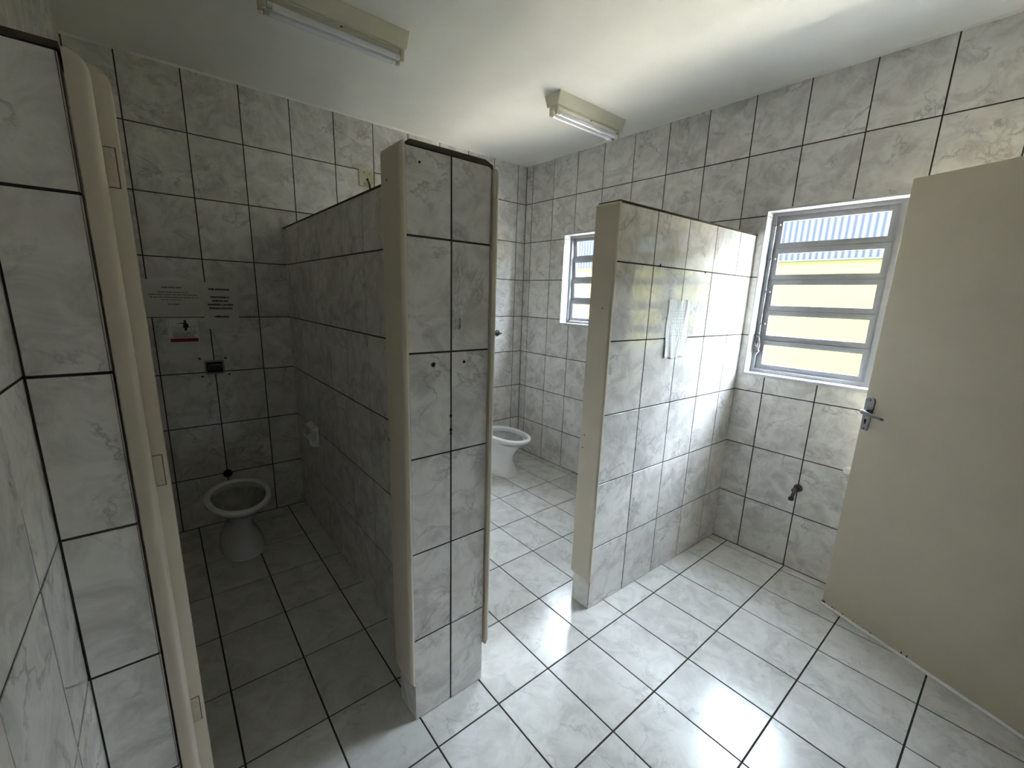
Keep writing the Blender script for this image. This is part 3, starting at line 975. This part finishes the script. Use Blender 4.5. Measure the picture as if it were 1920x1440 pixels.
# ------------------------------------------------------------------ ceiling lights
def batten(label, x0, x1, yc):
    zc = ZC
    L_ = x1 - x0
    root = thing("fluorescent_light", label, "ceiling light", ((x0 + x1) / 2, yc, zc), 0, "unlit fluorescent ceiling lights")
    hl = L_ / 2
    top, bot, z1 = .061, .042, -.062
    bm = bmesh.new()
    loft(bm, [[(-hl, -top, 0), (hl, -top, 0), (hl, top, 0), (-hl, top, 0)],
              [(-hl, -top, -.003), (hl, -top, -.003), (hl, top, -.003), (-hl, top, -.003)],
              [(-hl + .004, -bot, z1), (hl - .004, -bot, z1), (hl - .004, bot, z1), (-hl + .004, bot, z1)]])
    obj("housing", bm, M_ENAMEL, root)
    bm = newbox(-hl + .012, hl - .012, -.030, .030, z1 - .006, z1 + .001)
    obj("cover_strip", bm, M_ENAMEL, root)
    obj("screw", lathe(bmesh.new(), [(0, 0), (.005, 0), (.004, -.003), (0, -.004)], 10, 'z', (.01, -.025, z1 - .006)), M_DARKM, root)
    for s in (-1, 1):
        for yy in (-.023, .023):
            bm = bevbox(min(s * (hl - .028), s * (hl - .010)), max(s * (hl - .028), s * (hl - .010)), yy - .009, yy + .009, z1 - .046, z1 + .0, .003, 1)
            obj("lamp_holder", bm, M_HOLDER, root)
    for yy in (-.023, .023):
        t = obj("tube", lathe(bmesh.new(), [(.0125, -hl + .048), (.0125, hl - .048)], 20, 'x', (0, yy, z1 - .034)), M_TUBE, root, smooth=True)
        for s in (-1, 1):
            a, b = sorted((s * (hl - .029), s * (hl - .048)))
            obj("end_cap", lathe(bmesh.new(), [(.010, a), (.0130, a + .002), (.0130, b - .002), (.010, b)], 20, 'x', (0, yy, z1 - .034)), M_CAP, t, smooth=True)
    return root


batten("beige twin-tube fluorescent light nearest the top edge of the view", -2.222, -1.643, -1.026)
batten("beige twin-tube fluorescent light close to the window wall", -0.795, -0.21, -1.110)

# ------------------------------------------------------------------ wall box with loose wires
jb = thing("junction_box_cover", "yellowed square cover plate with loose wires high on the back wall", "wall plate", (-1.430, 0, 2.201))
obj("plate", bevbox(-.051, .051, -.009, .002, -.051, .051, .003), M_PLATE, jb)
obj("cable_hole", lathe(bmesh.new(), [(0, -.0096), (.008, -.0096), (.008, -.006), (0, -.006)], 14, 'y', (.005, 0, -.006)), M_BLACK, jb)
for x, z in ((-.018, .034), (.022, .034), (-.018, -.036), (.024, -.036)):
    obj("screw", lathe(bmesh.new(), [(0, -.012), (.003, -.0115), (.004, -.009), (0, -.009)], 10, 'y', (x, 0, z)), M_DARKM, jb)
bm = bmesh.new()
for dx, e in ((0, .006), (.006, .022), (.003, .014)):
    tube(bm, [(.004 + dx * .3, -.008, -.006), (.006 + dx, -.018, -.020), (.008 + e * .5, -.024, -.055), (.010 + e, -.020, -.10), (.012 + e, -.014, -.16)], .0022, 6)
obj("wire", bm, M_WIREK, jb)
bm = bmesh.new()
tube(bm, [(.048, -.006, -.085), (.058, -.012, -.062), (.068, -.014, -.048), (.078, -.013, -.047), (.084, -.012, -.056), (.078, -.012, -.062), (.072, -.01, -.058)], .0016, 6)
tube(bm, [(.045, -.006, -.10), (.060, -.010, -.075), (.082, -.012, -.07), (.10, -.010, -.075)], .0014, 6)
obj("wire", bm, M_WIREW, jb)

# ------------------------------------------------------------------ taps on the walls
v = thing("shower_valve", "dark metal valve stub on back wall of the brighter stall", "valve", (-0.286, 0, 1.138))
obj("escutcheon", lathe(bmesh.new(), [(0, .001), (.028, .001), (.028, -.004), (.022, -.010), (.012, -.014), (0, -.014)], 20, 'y'), M_DARKM, v, smooth=True)
obj("spindle", lathe(bmesh.new(), [(.012, -.012), (.013, -.030), (.009, -.034), (.006, -.060), (.002, -.066), (0, -.066)], 14, 'y'), M_DARKM, v, smooth=True)
obj("cross_handle", bevbox(-.022, .022, -.046, -.036, -.005, .006, .003, 1), M_DARKM, v)

t = thing("angle_valve", "small tarnished tap low on the window wall", "tap", (0, -2.378, 0.478))
obj("flange", lathe(bmesh.new(), [(0, -.001), (.022, -.001), (.021, -.005), (.013, -.009), (0, -.009)], 18, 'x'), M_DARKM, t, smooth=True)
obj("body", lathe(bmesh.new(), [(.012, -.006), (.012, -.040), (.015, -.042), (.015, -.058), (.010, -.062), (0, -.062)], 14, 'x'), M_DARKM, t, smooth=True)
bm = bmesh.new(); tube(bm, [(-.045, 0, .004), (-.048, .004, -.020), (-.052, .010, -.048)], .0085, 12)
obj("spout", bm, M_DARKM, t, smooth=True)
obj("outlet_nut", lathe(bmesh.new(), [(0, -.010), (.014, -.010), (.014, .004), (.010, .006), (0, .006)], 6, 'z', (-.052, .010, -.050)), M_DARKM, t)

d = thing("drain_cap", "round white pipe cap on the window wall beside the open door", "pipe cap", (0, -2.574, 0.650))
obj("cap", lathe(bmesh.new(), [(0, .0), (.017, .0), (.017, -.020), (.015, -.024), (0, -.026)], 24, 'x'), M_PORC, d, smooth=True)
obj("collar", lathe(bmesh.new(), [(.0, .0), (.021, .0), (.020, -.006), (.017, -.008), (.0, -.008)], 24, 'x'), M_PORC, d, smooth=True)

# ------------------------------------------------------------------ open entry door
DA = Vector((-0.2063, -2.619, 0))
DD = Vector((-0.34570536, -0.93834312, 0))            # from the free edge towards the hinges
dr = struct("door_1", (DA.x, DA.y, 0))
B3 = Matrix((DD, Vector((0, 0, 1)), DD.cross(Vector((0, 0, 1))))).transposed()      # local x along the leaf, y up, z out of the seen face
dr.matrix_basis = Matrix.Translation(DA * U) @ B3.to_4x4()
sgn = 1 if (B3 @ Vector((0, 0, 1))).dot(Vector((-2.63, -3.05, 0)) - DA) > 0 else -1
def dpart(nm, bm, mat, parent=dr, **k):
    if sgn < 0:
        for vv in bm.verts:
            vv.co.z *= -1
    return obj(nm, bm, mat, parent, **k)
dr["label"] = "cream painted wooden entry door standing open in front of the window"
LEAF = 0.80
dpart("leaf", bevbox(0, LEAF, 0.012, 1.9705, -.034, 0, .0015, 1), M_DOOR)
bm = bmesh.new(); tube(bm, [(x_ * LEAF / 20, .0085, .001 + .0012 * math.sin(x_ * 1.9)) for x_ in range(21)], .0075, 8)
dpart("bottom_seal", bm, M_SEAL, smooth=True)
bm = bmesh.new()
random.seed(21)
for x_ in (.012, .05, .062, .10, .145, .165, .19, .22, .225, .34, .36):
    w_, h_ = random.uniform(.001, .003), random.uniform(.006, .02)
    prism(bm, [(x_ - w_, .014), (x_ + w_, .014), (x_ + w_ * .4, .014 + h_), (x_ - w_ * .6, .014 + h_ * .7)], 'z', -.001, .0007)
box(bm, 0.0, .016, .012, .024, -.001, .0007)
o = dpart("chipped_paint", bm, M_GAP_CHIPS); o["kind"] = "stuff"
# lock plate
pl = [(.006, .9205), (.033, .9185), (.0345, .945), (.037, .985), (.040, 1.02), (.0425, 1.055), (.038, 1.066), (.030, 1.071), (.014, 1.071), (.005, 1.066), (.002, 1.055), (.0025, 1.02), (.004, .985), (.005, .945)]
es = dpart("lock_plate", loft(bmesh.new(), [[(a, b, -.001) for a, b in pl], [(a, b, .0035) for a, b in pl], [(.021 + (a - .021) * .93, .995 + (b - .995) * .985, .0052) for a, b in pl]]), M_ALUD)
es["label"] = "worn metal lock plate"
dpart("keyhole", prism(bmesh.new(), [(.0165, .948), (.0225, .948), (.0225, .957), (.0245, .961), (.0245, .967), (.0225, .970), (.0165, .970), (.0145, .967), (.0145, .961), (.0165, .957)], 'z', .004, .0057), M_BLACK, es)
for a, b in ((.023, 1.058), (.020, .927)):
    dpart("screw", lathe(bmesh.new(), [(0, .0052), (.0032, .0052), (.0026, .0066), (0, .007)], 10, 'z', (a, b, 0)), M_BLACK, es)
bm = bmesh.new()
lathe(bm, [(.0115, .004), (.0105, .020), (.0095, .038), (0, .040)], 16, 'z', (.020, 1.004, 0))
rings = []
for x_, yy, zz, hw, ht in ((.0105, 1.007, .034, .0085, .0075), (.020, 1.006, .037, .010, .0085), (.040, 1.002, .039, .0085, .0070), (.065, .997, .038, .0075, .0060), (.086, .993, .037, .0065, .0052), (.093, .991, .034, .0060, .005), (.096, .989, .024, .0055, .005)):
    rings.append([(x_, yy + hw * math.cos(tt * math.pi / 6), zz + ht * math.sin(tt * math.pi / 6)) for tt in range(12)])
loft(bm, rings)
dpart("lever", bm, M_ALUD, es, smooth=True)
# hinges on the far edge (towards the doorway)
for z_ in (.25, 1.0, 1.75):
    dpart("hinge", lathe(bmesh.new(), [(0, z_ - .045), (.007, z_ - .045), (.007, z_ + .045), (0, z_ + .045)], 10, 'y', (LEAF + .004, 0, .004)), M_ALUD)

# ------------------------------------------------------------------ outdoors, seen through the panes
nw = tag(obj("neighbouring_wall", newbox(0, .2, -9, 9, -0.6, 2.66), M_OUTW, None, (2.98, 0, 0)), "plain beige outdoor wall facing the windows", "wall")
bm = bmesh.new()
pit, am = .058, .007
ringsA = []
ny = int(18 / pit * 8)
front, back = [], []
for i in range(ny + 1):
    y = -9 + i * pit / 8
    dx = am * math.cos(2 * math.pi * i / 8)
    front.append((dx, y))
vt = [bm.verts.new((a, y, z)) for z in (1.955, 2.70) for a, y in front]
nf = len(front)
for i in range(nf - 1):
    bm.faces.new((vt[i], vt[i + 1], vt[nf + i + 1], vt[nf + i]))
r_ = bmesh.ops.extrude_face_region(bm, geom=bm.faces[:])
for e in r_["geom"]:
    if isinstance(e, bmesh.types.BMVert):
        e.co.x += 0.004
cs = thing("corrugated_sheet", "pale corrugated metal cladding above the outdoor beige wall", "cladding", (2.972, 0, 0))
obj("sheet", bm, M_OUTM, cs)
obj("flashing", newbox(-.008, .03, -9, 9, 1.945, 1.962), M_OUTM, cs)
tag(obj("outdoor_ground", newbox(0.15, 14, -14, 9, -.7, -.6), M_OUTG), kind="structure")
